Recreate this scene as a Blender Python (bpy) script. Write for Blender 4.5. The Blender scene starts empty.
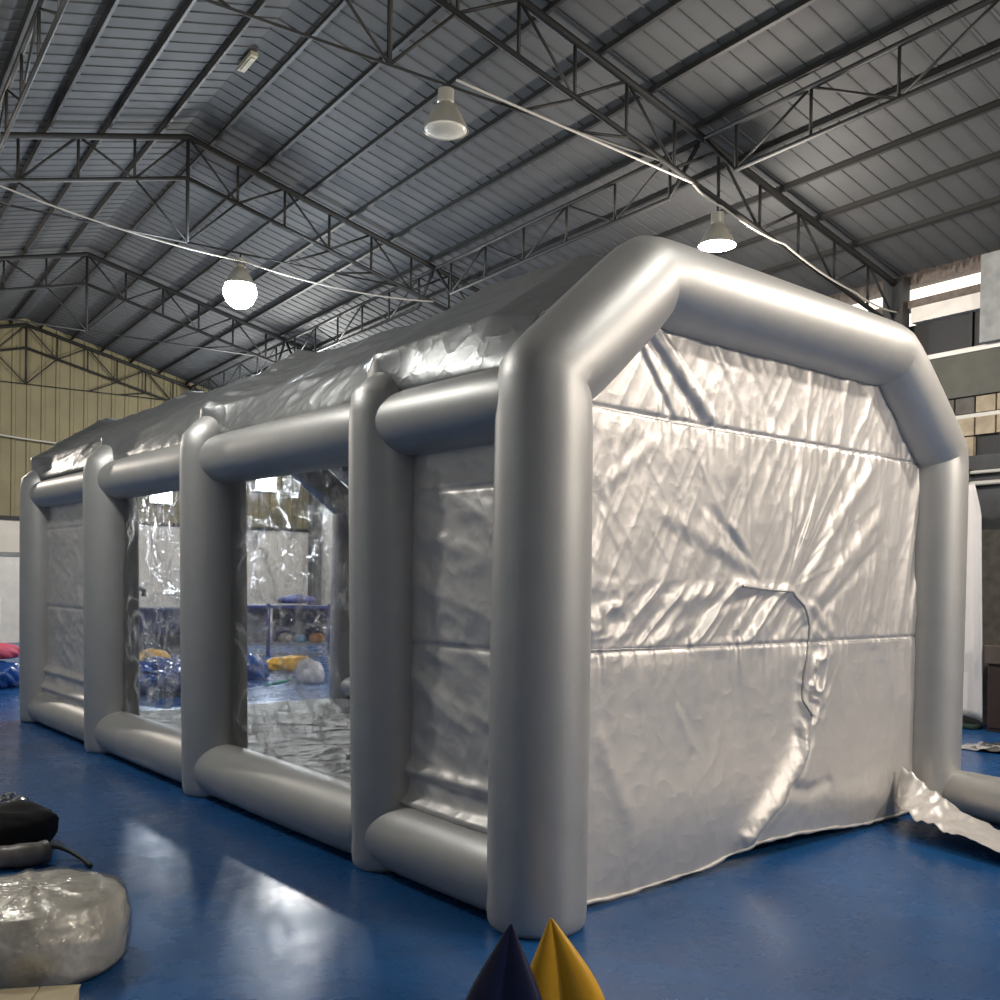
import bpy, bmesh, math, random
import numpy as np
from mathutils import Vector, Matrix
random.seed(7)
PI = math.pi
scn = bpy.context.scene
COL = scn.collection

# ------------------------------------------------------------------ camera
cam_d = bpy.data.cameras.new('camera')
cam = bpy.data.objects.new('camera', cam_d)
COL.objects.link(cam)
yaw, pitch, roll = 0.701, -0.012, 0.015
cy, sy, cp, sp, cr, sr = math.cos(yaw), math.sin(yaw), math.cos(pitch), math.sin(pitch), math.cos(roll), math.sin(roll)
fwd = Vector((sy*cp, cy*cp, sp))
rt = Vector((cy, -sy, 0))
up = rt.cross(fwd)
r2 = cr*rt + sr*up
u2 = -sr*rt + cr*up
cam.matrix_world = Matrix(((r2.x, u2.x, -fwd.x, -3.265), (r2.y, u2.y, -fwd.y, -3.587), (r2.z, u2.z, -fwd.z, 1.706), (0, 0, 0, 1)))
cam_d.sensor_width = 36
cam_d.lens = 35.39
cam_d.shift_y = 0.0916
cam_d.clip_start = 0.05
scn.camera = cam

# ------------------------------------------------------------------ world, exposure
w = bpy.data.worlds.new('sky'); scn.world = w; w.use_nodes = True
w.node_tree.nodes['Background'].inputs[0].default_value = (1.0, 0.9, 0.78, 1)
w.node_tree.nodes['Background'].inputs[1].default_value = 2.2
scn.view_settings.view_transform = 'Standard'
scn.view_settings.look = 'None'
scn.view_settings.gamma = 1
scn.view_settings.use_curve_mapping = False
scn.view_settings.exposure = 0.0

# lamps of the hall: (x, y, z, watts, colour) in hall coordinates; built further down
COOL = (0.80, 0.90, 1.0)
WARM = (1.0, 0.90, 0.79)
WHITE = (1.0, 0.985, 0.93)
LAMPS = [
    (2.02, 9.79, 5.84, 420, COOL),
    (1.86, 3.98, 5.87, 0, WARM),
    (5.50, 3.98, 5.55, 420, WARM),
    (1.86, -1.9, 5.87, 120, WHITE),
    (5.50, -1.9, 5.55, 480, WARM),
    (-2.60, 3.98, 5.60, 310, WHITE),
    (-2.60, 15.9, 5.60, 560, WARM),
    (5.50, 15.9, 5.55, 750, WHITE),
    (-2.60, -7.8, 5.60, 40, WHITE),
    (5.50, -7.8, 5.55, 1000, WARM),
]

# ------------------------------------------------------------------ helpers
TH = 0.092
CT, ST = math.cos(TH), math.sin(TH)
def hw(x, y, z=0.0):
    return Vector((CT*x + ST*y, -ST*x + CT*y, z))

MATS = {}
def mat(name, col=(0.5, 0.5, 0.5), metal=0.0, rough=0.5, noise=0.0, nscale=8.0, bump=0.0, bscale=30.0, bdist=0.01,
        col2=None, spec=None, emit=None, estr=0.0, coat=0.0, stretch=None, bdetail=3.0, ridged=False):
    m = bpy.data.materials.new(name); m.use_nodes = True
    nt = m.node_tree; b = nt.nodes['Principled BSDF']
    b.inputs['Base Color'].default_value = (*col, 1)
    b.inputs['Metallic'].default_value = metal
    b.inputs['Roughness'].default_value = rough
    if spec is not None: b.inputs['Specular IOR Level'].default_value = spec
    if coat: b.inputs['Coat Weight'].default_value = coat; b.inputs['Coat Roughness'].default_value = 0.08
    if emit:
        b.inputs['Emission Color'].default_value = (*emit, 1); b.inputs['Emission Strength'].default_value = estr
    tc = nt.nodes.new('ShaderNodeTexCoord')
    src = tc.outputs['Object']
    if stretch:
        mp = nt.nodes.new('ShaderNodeMapping'); mp.inputs['Scale'].default_value = stretch
        nt.links.new(src, mp.inputs[0]); src = mp.outputs[0]
    if noise or col2:
        n = nt.nodes.new('ShaderNodeTexNoise'); n.inputs['Scale'].default_value = nscale; n.inputs['Detail'].default_value = 5
        nt.links.new(src, n.inputs['Vector'])
        r = nt.nodes.new('ShaderNodeValToRGB')
        c2 = col2 or tuple(c*(1-noise) for c in col)
        r.color_ramp.elements[0].position = 0.35; r.color_ramp.elements[1].position = 0.68
        r.color_ramp.elements[0].color = (*c2, 1); r.color_ramp.elements[1].color = (*col, 1)
        nt.links.new(n.outputs['Fac'], r.inputs[0]); nt.links.new(r.outputs[0], b.inputs['Base Color'])
    if bump:
        n2 = nt.nodes.new('ShaderNodeTexNoise'); n2.inputs['Scale'].default_value = bscale; n2.inputs['Detail'].default_value = bdetail
        if ridged: n2.noise_type = 'RIDGED_MULTIFRACTAL'; n2.inputs['Distortion'].default_value = 0.15; n2.inputs['Offset'].default_value = 1.0
        bp = nt.nodes.new('ShaderNodeBump'); bp.inputs['Strength'].default_value = bump; bp.inputs['Distance'].default_value = bdist
        nt.links.new(src, n2.inputs['Vector']); nt.links.new(n2.outputs['Fac'], bp.inputs['Height'])
        nt.links.new(bp.outputs[0], b.inputs['Normal'])
    MATS[name] = m
    return m

def film(name, tint=(0.95, 0.97, 1.0), gloss=0.12, bscale=9.0, bstr=0.8, rough=0.06, dist=0.03, crease_=False):
    m = bpy.data.materials.new(name); m.use_nodes = True
    nt = m.node_tree; nt.nodes.clear()
    out = nt.nodes.new('ShaderNodeOutputMaterial')
    tr = nt.nodes.new('ShaderNodeBsdfTransparent'); tr.inputs[0].default_value = (*tint, 1)
    gl = nt.nodes.new('ShaderNodeBsdfGlossy'); gl.inputs['Roughness'].default_value = rough
    mx = nt.nodes.new('ShaderNodeMixShader')
    lw = nt.nodes.new('ShaderNodeLayerWeight'); lw.inputs[0].default_value = 0.25
    ad = nt.nodes.new('ShaderNodeMath'); ad.operation = 'MULTIPLY_ADD'; ad.inputs[1].default_value = 0.45; ad.inputs[2].default_value = gloss
    tc = nt.nodes.new('ShaderNodeTexCoord')
    n = nt.nodes.new('ShaderNodeTexNoise'); n.inputs['Scale'].default_value = bscale; n.inputs['Detail'].default_value = 4; n.inputs['Distortion'].default_value = 1.5
    bp = nt.nodes.new('ShaderNodeBump'); bp.inputs['Strength'].default_value = bstr; bp.inputs['Distance'].default_value = dist
    nt.links.new(tc.outputs['Object'], n.inputs['Vector']); nt.links.new(n.outputs['Fac'], bp.inputs['Height'])
    nt.links.new(bp.outputs[0], gl.inputs['Normal']); nt.links.new(bp.outputs[0], lw.inputs['Normal'])
    nt.links.new(lw.outputs['Fresnel'], ad.inputs[0]); nt.links.new(ad.outputs[0], mx.inputs[0])
    if crease_:
        cn = nt.nodes.new('ShaderNodeTexNoise'); cn.noise_type = 'RIDGED_MULTIFRACTAL'; cn.inputs['Scale'].default_value = 2.4; cn.inputs['Detail'].default_value = 3; cn.inputs['Distortion'].default_value = 0.8; cn.inputs['Offset'].default_value = 1.0; cn.inputs['Gain'].default_value = 1.0
        nt.links.new(tc.outputs['Object'], cn.inputs['Vector'])
        cr_ = nt.nodes.new('ShaderNodeMapRange'); cr_.inputs['From Min'].default_value = 0.8; cr_.inputs['From Max'].default_value = 1.7; cr_.inputs['To Max'].default_value = 0.65
        nt.links.new(cn.outputs['Fac'], cr_.inputs['Value'])
        df = nt.nodes.new('ShaderNodeBsdfRefraction'); df.inputs['Color'].default_value = (0.95, 0.96, 0.97, 1); df.inputs['IOR'].default_value = 1.22; df.inputs['Roughness'].default_value = 0.06; nt.links.new(bp.outputs[0], df.inputs['Normal'])
        mx2 = nt.nodes.new('ShaderNodeMixShader'); nt.links.new(cr_.outputs[0], mx2.inputs[0])
        nt.links.new(tr.outputs[0], mx2.inputs[1]); nt.links.new(df.outputs[0], mx2.inputs[2]); tr = mx2
    nt.links.new(tr.outputs[0], mx.inputs[1]); nt.links.new(gl.outputs[0], mx.inputs[2]); nt.links.new(mx.outputs[0], out.inputs[0])
    MATS[name] = m
    return m

# mesh collector: boxes, tubes, grids -> ONE object
class MB:
    def __init__(s): s.v = []; s.f = []; s.mi = []; s.m = 0
    def add(s, vs, fs):
        o = len(s.v); s.v += [tuple(v) for v in vs]
        for f in fs: s.f.append([i+o for i in f]); s.mi.append(s.m)
    def box(s, x0, x1, y0, y1, z0, z1):
        s.add([(x0,y0,z0),(x1,y0,z0),(x1,y1,z0),(x0,y1,z0),(x0,y0,z1),(x1,y0,z1),(x1,y1,z1),(x0,y1,z1)],
              [(0,3,2,1),(4,5,6,7),(0,1,5,4),(1,2,6,5),(2,3,7,6),(3,0,4,7)])
    def tube(s, pts, rad, n=10, cap=True):
        pts = [Vector(p) for p in pts]
        if not hasattr(rad, '__len__'): rad = [rad]*len(pts)
        rings = []; ref = None
        for i, p in enumerate(pts):
            a = pts[max(i-1, 0)]; b = pts[min(i+1, len(pts)-1)]
            t = (b-a).normalized()
            if ref is None:
                ref = Vector((0, 0, 1)) if abs(t.z) < 0.9 else Vector((0, 1, 0))
            u = (ref - t*ref.dot(t)).normalized(); v = t.cross(u); ref = u
            rings.append([p + (u*math.cos(2*PI*k/n) + v*math.sin(2*PI*k/n))*rad[i] for k in range(n)])
        vs = [q for r in rings for q in r]; fs = []
        for i in range(len(pts)-1):
            for k in range(n):
                k2 = (k+1) % n
                fs.append((i*n+k, i*n+k2, (i+1)*n+k2, (i+1)*n+k))
        if cap:
            fs.append(tuple(range(n-1, -1, -1))); fs.append(tuple((len(pts)-1)*n+k for k in range(n)))
        s.add(vs, fs)
    def lathe(s, prof, n=24, c=(0, 0, 0)):
        vs = []; fs = []
        for r, z in prof:
            for k in range(n): vs.append((c[0]+r*math.cos(2*PI*k/n), c[1]+r*math.sin(2*PI*k/n), c[2]+z))
        for i in range(len(prof)-1):
            for k in range(n):
                k2 = (k+1) % n; fs.append((i*n+k, i*n+k2, (i+1)*n+k2, (i+1)*n+k))
        fs.append(tuple(range(n-1, -1, -1))); fs.append(tuple((len(prof)-1)*n+k for k in range(n)))
        s.add(vs, fs)
    def grid(s, P):
        nu, nv = P.shape[:2]
        vs = P.reshape(-1, 3).tolist()
        fs = [(i*nv+j, (i+1)*nv+j, (i+1)*nv+j+1, i*nv+j+1) for i in range(nu-1) for j in range(nv-1)]
        s.add(vs, fs)
    def build(s, name, m, parent=None, smooth=False, loc=None, rz=0.0, bevel=0.0):
        me = bpy.data.meshes.new(name); me.from_pydata(s.v, [], s.f)
        for mm in (m if isinstance(m, (list, tuple)) else [m]): me.materials.append(mm)
        if isinstance(m, (list, tuple)): me.polygons.foreach_set('material_index', s.mi)
        if smooth: me.polygons.foreach_set('use_smooth', [True]*len(me.polygons))
        me.update()
        o = bpy.data.objects.new(name, me); COL.objects.link(o)
        if smooth == 'auto':
            md = o.modifiers.new('edges', 'EDGE_SPLIT'); md.split_angle = math.radians(50)
        if bevel:
            b = o.modifiers.new('bevel', 'BEVEL'); b.width = bevel; b.segments = 2
        if loc is not None: o.location = loc
        o.rotation_euler[2] = rz
        if parent: o.parent = parent
        return o

def tag(o, label, cat, group=None, kind=None):
    o['label'] = label; o['category'] = cat
    if group: o['group'] = group
    if kind: o['kind'] = kind
    return o
def empty(name, loc, rz=0.0):
    o = bpy.data.objects.new(name, None); COL.objects.link(o); o.location = loc; o.rotation_euler[2] = rz
    o.empty_display_size = 0.1
    return o
def struct(o, label, cat):
    return tag(o, label, cat, kind='structure')

def hsh(i, j, s):
    n = (i*374761393 + j*668265263 + s*982451653) & 0xffffffff
    n = ((n ^ (n >> 13))*1274126177) & 0xffffffff
    return ((n ^ (n >> 16)) & 0xffff)/65535.0
def vn(x, y, s=0):
    x = np.asarray(x, float); y = np.asarray(y, float)
    xi = np.floor(x).astype(np.int64); yi = np.floor(y).astype(np.int64)
    fx = x-xi; fy = y-yi
    fx = fx*fx*fx*(fx*(fx*6-15)+10); fy = fy*fy*fy*(fy*(fy*6-15)+10)
    a = hsh(xi, yi, s); b = hsh(xi+1, yi, s); c = hsh(xi, yi+1, s); d = hsh(xi+1, yi+1, s)
    return (a*(1-fx)+b*fx)*(1-fy)+(c*(1-fx)+d*fx)*fy
def fbm(x, y, s=0, o=4):
    t = 0; a = 0.5
    for k in range(o): t = t + a*vn(x*2**k, y*2**k, s+k*17); a *= 0.5
    return t
def ridge(x, y, s=0, o=3):
    t = 0; a = 1.0
    for k in range(o): t = t + a*(1-np.abs(2*vn(x*2**k, y*2**k, s+k*31)-1)); a *= 0.5
    return t

# ------------------------------------------------------------------ materials
silver = mat('silver_coated_cloth', (0.53, 0.525, 0.51), metal=0.62, rough=0.48, noise=0.06, nscale=5, bump=0.25, bscale=90, bdist=0.002)
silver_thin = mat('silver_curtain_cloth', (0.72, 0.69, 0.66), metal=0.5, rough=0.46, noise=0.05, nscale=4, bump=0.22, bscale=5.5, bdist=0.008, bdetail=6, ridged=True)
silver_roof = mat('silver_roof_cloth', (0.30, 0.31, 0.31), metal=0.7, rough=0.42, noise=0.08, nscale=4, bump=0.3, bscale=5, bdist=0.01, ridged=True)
thread = mat('seam_thread', (0.55, 0.53, 0.50), metal=0.4, rough=0.5)
zipm = mat('zip_tape', (0.5, 0.49, 0.48), metal=0.5, rough=0.4)
matcloth = mat('grey_ground_sheet', (0.34, 0.33, 0.29), metal=0.3, rough=0.5, noise=0.3, nscale=3, bump=0.8, bscale=2.2, bdist=0.03, ridged=True)
clear = film('clear_pvc_window', gloss=0.10, bscale=6, bstr=1.0, dist=0.12, rough=0.07, crease_=True)
wrapfilm = film('stretch_wrap', (0.97, 0.96, 0.94), gloss=0.12, bscale=10, bstr=1.0, rough=0.12, dist=0.02)
steel = mat('dark_painted_steel', (0.030, 0.030, 0.029), metal=0.2, rough=0.6)
steel_b = mat('brown_rusty_steel', (0.16, 0.13, 0.11), metal=0.2, rough=0.65, noise=0.4, nscale=14)
sheet_s = mat('grey_roof_sheet', (0.082, 0.085, 0.088), metal=0.0, rough=0.8, noise=0.22, nscale=1.2)
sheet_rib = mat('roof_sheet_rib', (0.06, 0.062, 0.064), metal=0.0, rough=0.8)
siding = mat('cream_wall_siding', (0.25, 0.215, 0.115), rough=0.6, noise=0.2, nscale=1.5)
plaster = mat('pale_plaster', (0.74, 0.69, 0.61), rough=0.85, noise=0.12, nscale=2)
plaster_d = mat('dark_weathered_plaster', (0.075, 0.08, 0.085), rough=0.8, noise=0.35, nscale=3)
panel_g = mat('dark_olive_panel', (0.085, 0.085, 0.07), rough=0.7, noise=0.2, nscale=4)
concrete = mat('grey_concrete', (0.30, 0.31, 0.31), rough=0.85, noise=0.3, nscale=6)
blacky = mat('black_opening', (0.012, 0.012, 0.014), rough=0.6)
whitep = mat('white_paint', (0.78, 0.75, 0.70), rough=0.6, noise=0.1, nscale=5)
pipewhite = mat('white_pipe_plastic', (0.55, 0.53, 0.48), rough=0.45)
glow_cool = mat('lit_lamp_glass', (1, 1, 1), emit=(0.86, 0.93, 1.0), estr=60)
glow_warm = mat('lit_lamp_glass_warm', (1, 1, 1), emit=(1.0, 0.95, 0.88), estr=40)
lampoff = mat('unlit_lamp_glass', (0.75, 0.73, 0.66), rough=0.12, spec=0.8, bump=0.4, bscale=50)
shade_m = mat('spun_aluminium', (0.62, 0.60, 0.52), metal=0.6, rough=0.3)

# floor: glossy blue paint with dirt and faded marks
def floor_mat():
    m = bpy.data.materials.new('blue_floor_paint'); m.use_nodes = True
    nt = m.node_tree; b = nt.nodes['Principled BSDF']
    tc = nt.nodes.new('ShaderNodeTexCoord')
    n = nt.nodes.new('ShaderNodeTexNoise'); n.inputs['Scale'].default_value = 0.7; n.inputs['Detail'].default_value = 7; n.inputs['Roughness'].default_value = 0.62
    r = nt.nodes.new('ShaderNodeValToRGB')
    r.color_ramp.elements[0].position = 0.3; r.color_ramp.elements[0].color = (0.007, 0.052, 0.165, 1)
    r.color_ramp.elements[1].position = 0.72; r.color_ramp.elements[1].color = (0.016, 0.105, 0.30, 1)
    nt.links.new(tc.outputs['Object'], n.inputs['Vector']); nt.links.new(n.outputs['Fac'], r.inputs[0])
    n3 = nt.nodes.new('ShaderNodeTexNoise'); n3.inputs['Scale'].default_value = 2.6; n3.inputs['Detail'].default_value = 8; n3.inputs['Roughness'].default_value = 0.7
    nt.links.new(tc.outputs['Object'], n3.inputs['Vector'])
    r3 = nt.nodes.new('ShaderNodeValToRGB')
    r3.color_ramp.elements[0].position = 0.58; r3.color_ramp.elements[0].color = (0, 0, 0, 1)
    r3.color_ramp.elements[1].position = 0.80; r3.color_ramp.elements[1].color = (0.35, 0.35, 0.35, 1)
    nt.links.new(n3.outputs['Fac'], r3.inputs[0])
    mx = nt.nodes.new('ShaderNodeMix'); mx.data_type = 'RGBA'
    nt.links.new(r3.outputs[0], mx.inputs[0]); nt.links.new(r.outputs[0], mx.inputs[6])
    mx.inputs[7].default_value = (0.11, 0.20, 0.33, 1)
    nt.links.new(mx.outputs[2], b.inputs['Base Color'])
    rr = nt.nodes.new('ShaderNodeMapRange'); rr.inputs['To Min'].default_value = 0.13; rr.inputs['To Max'].default_value = 0.42
    nt.links.new(n3.outputs['Fac'], rr.inputs['Value']); nt.links.new(rr.outputs[0], b.inputs['Roughness'])
    bp = nt.nodes.new('ShaderNodeBump'); bp.inputs['Strength'].default_value = 0.12; bp.inputs['Distance'].default_value = 0.01
    n2 = nt.nodes.new('ShaderNodeTexNoise'); n2.inputs['Scale'].default_value = 5; n2.inputs['Detail'].default_value = 3
    nt.links.new(tc.outputs['Object'], n2.inputs['Vector']); nt.links.new(n2.outputs['Fac'], bp.inputs['Height']); nt.links.new(bp.outputs[0], b.inputs['Normal'])
    b.inputs['Specular IOR Level'].default_value = 0.28
    return m
floor_m = floor_mat()

# ------------------------------------------------------------------ the hall
XR, ZR, XW, ZE = 1.263, 7.729, 9.041, 5.715
SL = (ZR-ZE)/(XW-XR)
XL = 2*XR-XW
Y0, Y1 = -12.0, 22.56
HR = -TH
def roofz(x): return ZR - SL*abs(x-XR)
m = MB(); m.box(XL-0.3, XW+0.3, Y0-0.3, Y1+0.3, -0.2, 0.0)
struct(m.build('floor', floor_m, rz=HR), 'glossy blue painted workshop floor', 'floor')

def roof_slope(side):
    m = MB(); P = 0.24; rw = 0.012; rd = 0.012
    xa, xb = XR, (XW+0.25 if side > 0 else XL-0.25)
    za, zb = roofz(xa)+0.17, roofz(xb)+0.17
    n = int((Y1-Y0+0.2)/P)
    for i in range(n):
        y = Y0-0.1+i*P
        ys = [y, y+P-2*rw, y+P-1.5*rw, y+P-0.5*rw, y+P]; dz = [0, 0, -rd, -rd, 0]
        for k in range(4):
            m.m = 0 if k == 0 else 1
            m.add([(xa, ys[k], za+dz[k]), (xb, ys[k], zb+dz[k]), (xb, ys[k+1], zb+dz[k+1]), (xa, ys[k+1], za+dz[k+1])], [(0, 1, 2, 3)])
    m.m = 0
    m.add([(xa, Y0-0.1, za+0.05), (xb, Y0-0.1, zb+0.05), (xb, Y1+0.1, zb+0.05), (xa, Y1+0.1, za+0.05)], [(0, 1, 2, 3)])
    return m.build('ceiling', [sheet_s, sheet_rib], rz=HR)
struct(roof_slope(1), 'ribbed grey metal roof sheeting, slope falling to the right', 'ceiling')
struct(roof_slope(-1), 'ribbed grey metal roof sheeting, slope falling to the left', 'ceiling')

# far gable wall: pale plaster below, cream ribbed siding above
m = MB(); m.box(XL-0.2, XW+0.2, Y1, Y1+0.25, 0, 3.05)
struct(m.build('wall_far', plaster, rz=HR), 'pale plastered lower part of the far wall', 'wall')
m = MB()
x = XL
while x < XW:
    xs = [x, x+0.22, x+0.24, x+0.31, x+0.33]; dy = [0, 0, -0.035, -0.035, 0]
    for k in range(4):
        m.add([(xs[k], Y1+dy[k], 3.05), (xs[k+1], Y1+dy[k+1], 3.05), (xs[k+1], Y1+dy[k+1], roofz(xs[k+1])+0.2), (xs[k], Y1+dy[k], roofz(xs[k])+0.2)], [(0, 1, 2, 3)])
    x += 0.33
m.add([(XL-0.2, Y1+0.1, 3.0), (XW+0.2, Y1+0.1, 3.0), (XW+0.2, Y1+0.1, ZE+0.1), (XR, Y1+0.1, ZR+0.2), (XL-0.2, Y1+0.1, ZE+0.1)], [(0, 1, 2, 3, 4)])
struct(m.build('wall_far', siding, rz=HR), 'cream vertical ribbed siding on the far gable', 'wall')
m = MB(); m.box(XL, XW, Y1-0.06, Y1-0.03, 2.98, 3.08)
struct(m.build('trim_1', steel, rz=HR), 'dark flashing strip under the siding of the far wall', 'trim')
# left and back walls close the hall
m = MB(); m.box(XL-0.25, XL, Y0, Y1, 0, ZE+0.2)
struct(m.build('wall_left', concrete, rz=HR), 'grey left wall of the hall', 'wall')
m = MB(); m.add([(XL-0.2, Y0, 0), (XW+0.2, Y0, 0), (XW+0.2, Y0, ZE+0.1), (XR, Y0, ZR+0.2), (XL-0.2, Y0, ZE+0.1)], [(4, 3, 2, 1, 0)])
struct(m.build('wall_back', concrete, rz=HR), 'grey wall behind the viewer', 'wall')

# right wall
YA, YB = -6.0, 6.0      # weathered stretch
m = MB(); m.box(XW, XW+0.25, Y0, YA, 0, ZE+0.2); m.box(XW, XW+0.25, YB, Y1, 0, ZE+0.2)
struct(m.build('wall_right', plaster, rz=HR), 'pale plastered right wall of the hall', 'wall')
m = MB(); m.box(XW, XW+0.25, YA, YB, 0, 2.42)
struct(m.build('wall_right', mat('brown_grey_render', (0.20, 0.185, 0.16), rough=0.9, noise=0.35, nscale=9), rz=HR), 'rough brown grey lower part of the right wall', 'wall')
m = MB(); m.box(XW, XW+0.25, YA, YB, 2.42, 3.36)
m.box(XW, XW+0.25, YA, YB, 5.41, 5.50)
struct(m.build('wall_right', plaster_d, rz=HR), 'dark weathered band of the right wall below the block patch', 'wall')
m = MB(); m.box(XW, XW+0.2, YA, YB, 4.12, 4.68)
struct(m.build('wall_right', panel_g, rz=HR), 'dark olive board band high on the right wall', 'wall')
# blockwork between 3.36 and 4.12
m = MB()
rows = [(3.36, 3.60), (3.62, 3.84), (3.90, 4.10)]
pal = [mat('sand_block', (0.42, 0.35, 0.25), rough=0.85, noise=0.3, nscale=7), mat('dark_block', (0.12, 0.11, 0.10), rough=0.85, noise=0.3, nscale=7), blacky]
m.m = 2; m.box(XW+0.06, XW+0.2, YA, YB, 3.36, 4.12)
rnd = random.Random(4)
for ri, (z0, z1) in enumerate(rows):
    y = YA
    while y < YB:
        ln = 0.27
        if ri == 0 and 2.62 < y+0.13 < 2.92 or (ri == 0 and y < 2.5): m.m = 2
        elif ri == 2 and 2.9 < y+0.13 < 3.4: m.m = 1
        else: m.m = 1 if rnd.random() < 0.12 else 0
        if m.m != 2: m.box(XW+0.0, XW+0.1, y, y+ln-0.025, z0, z1)
        y += ln
struct(m.build('wall_right', pal, rz=HR), 'band of sand coloured blocks with dark gaps on the right wall', 'wall')
m = MB(); m.box(XW+0.02, XW+0.12, YA, YB, 3.845, 3.895)
struct(m.build('trim_2', pipewhite, rz=HR), 'pale rail running along the block band', 'trim')
m = MB(); m.box(XW-0.02, XW+0.1, YA, YB, 4.67, 4.73)
struct(m.build('trim_3', whitep, rz=HR), 'pale sill under the dark upper window band', 'trim')
# dark window opening, white ledge
m = MB(); m.box(XW+0.12, XW+0.22, YA, YB, 4.7, 5.2)
for y in np.arange(YA, YB, 1.0): m.box(XW+0.08, XW+0.12, float(y), float(y)+0.04, 4.73, 5.2)
struct(m.build('window_1', blacky, rz=HR), 'dark unlit window band high on the right wall', 'window')
m = MB(); m.box(XW-0.01, XW+0.22, YA, 3.80, 5.20, 5.40)
m.box(XW-0.01, XW+0.22, 4.15, YB, 5.20, 5.40)
struct(m.build('trim_4', whitep, rz=HR), 'white lintel under the daylight slit on the right wall', 'trim')
m = MB(); m.box(XW-0.03, XW+0.03, YA, YB, 5.40, 5.50)
struct(m.build('trim_5', steel_b, rz=HR), 'brown steel angle along the daylight slit', 'trim')
# ragged insulation edge above the slit
m = MB(); y = YA
while y < YB:
    d = 0.05+0.11*rnd.random()**2
    m.add([(XW+0.02, y, ZE+0.2), (XW+0.02, y+0.09, ZE+0.2), (XW+0.02, y+0.05+0.05*rnd.random(), ZE+0.12-d)], [(0, 1, 2)])
    y += 0.045
struct(m.build('trim_6', steel_b, rz=HR), 'ragged brown roof edge over the daylight slit', 'trim')
m = MB(); m.box(XW+0.02, XW+0.22, YA, YB, 5.72, ZE+0.25)
struct(m.build('wall_right', steel_b, rz=HR), 'brown eave board at the top of the right wall', 'wall')

def column(y0, y1, z1, mm, lab, x0=XW-0.14, z0=0):
    m = MB(); m.box(x0, XW+0.02, y0, y1, z0, z1); o = m.build('trim_7', mm, rz=HR); struct(o, lab, 'column')
column(2.30, 2.78, ZE+0.1, concrete, 'short grey concrete pier above the pale sill of the right wall', z0=4.73)
column(3.84, 4.14, ZE+0.1, steel, 'dark steel column under the nearest roof truss')
column(9.68, 9.90, ZE+0.1, concrete, 'concrete column under the second roof truss')
column(15.8, 16.0, ZE+0.1, concrete, 'concrete column under the third roof truss')
m = MB(); m.box(XW-0.30, XW-0.02, Y1-0.3, Y1-0.02, 0, ZE)
struct(m.build('trim_8', mat('corner_grey', (0.12, 0.125, 0.12), rough=0.7), rz=HR), 'dark steel column in the far right corner', 'column')

# pipes along the right wall
for z, r, lab in ((3.14, 0.022, 'upper pale pipe along the dark band of the right wall'), (3.00, 0.03, 'lower pale pipe with a bracket along the right wall')):
    root = empty('wall_pipe', hw(XW-0.06, 0, z), HR)
    m = MB(); m.tube([(0, -5, 0), (0, 5.5, 0)], r, 10); m.build('pipe', pipewhite, root, True)
    for y in (-1.5, 0.5, 2.92, 5.0):
        m = MB(); m.box(-0.035, 0.06, y-0.015, y+0.015, -0.04, 0.04); m.build('bracket', steel, root)
    tag(root, lab, 'pipe')

# door and rack seen at the far left
m = MB(); m.box(0.35, 1.30, Y1-0.06, Y1+0.02, 0, 2.10)
struct(m.build('door_1', whitep, rz=HR), 'white door in the far wall at the left edge', 'door')
m = MB(); m.box(0.25, 0.35, Y1-0.1, Y1+0.02, 0, 2.2); m.box(1.30, 1.40, Y1-0.1, Y1+0.02, 0, 2.2); m.box(0.25, 1.4, Y1-0.1, Y1+0.02, 2.1, 2.2)
struct(m.build('trim_9', concrete, rz=HR), 'grey frame round the white door in the far wall', 'trim')
# low dark cupboard by the right wall
root = empty('low_cupboard', hw(8.72, 2.05, 0), HR)
m = MB(); m.box(-0.25, 0.28, -0.75, 0.30, 0.0, 0.80); m.build('body', mat('dark_brown_wood', (0.045, 0.025, 0.018), rough=0.5, noise=0.3, nscale=4), root, bevel=0.01)
m = MB(); m.box(-0.28, 0.28, -0.78, 0.33, 0.80, 1.02); m.build('top_board', mat('brown_top_wood', (0.12, 0.09, 0.07), rough=0.6, noise=0.3, nscale=5), root, bevel=0.01)
for yy in (-0.73, -0.21):
    m = MB(); m.box(-0.268, -0.25, yy, yy+0.49, 0.05, 0.76); d_ = m.build('door', MATS['dark_brown_wood'], root, bevel=0.004)
    m = MB(); m.tube([(-0.285, yy+0.25, 0.5), (-0.285, yy+0.25, 0.62)], 0.008, 8); m.build('handle', steel, d_)
tag(root, 'low dark brown cupboard against the right wall at the right edge', 'cupboard')

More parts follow.
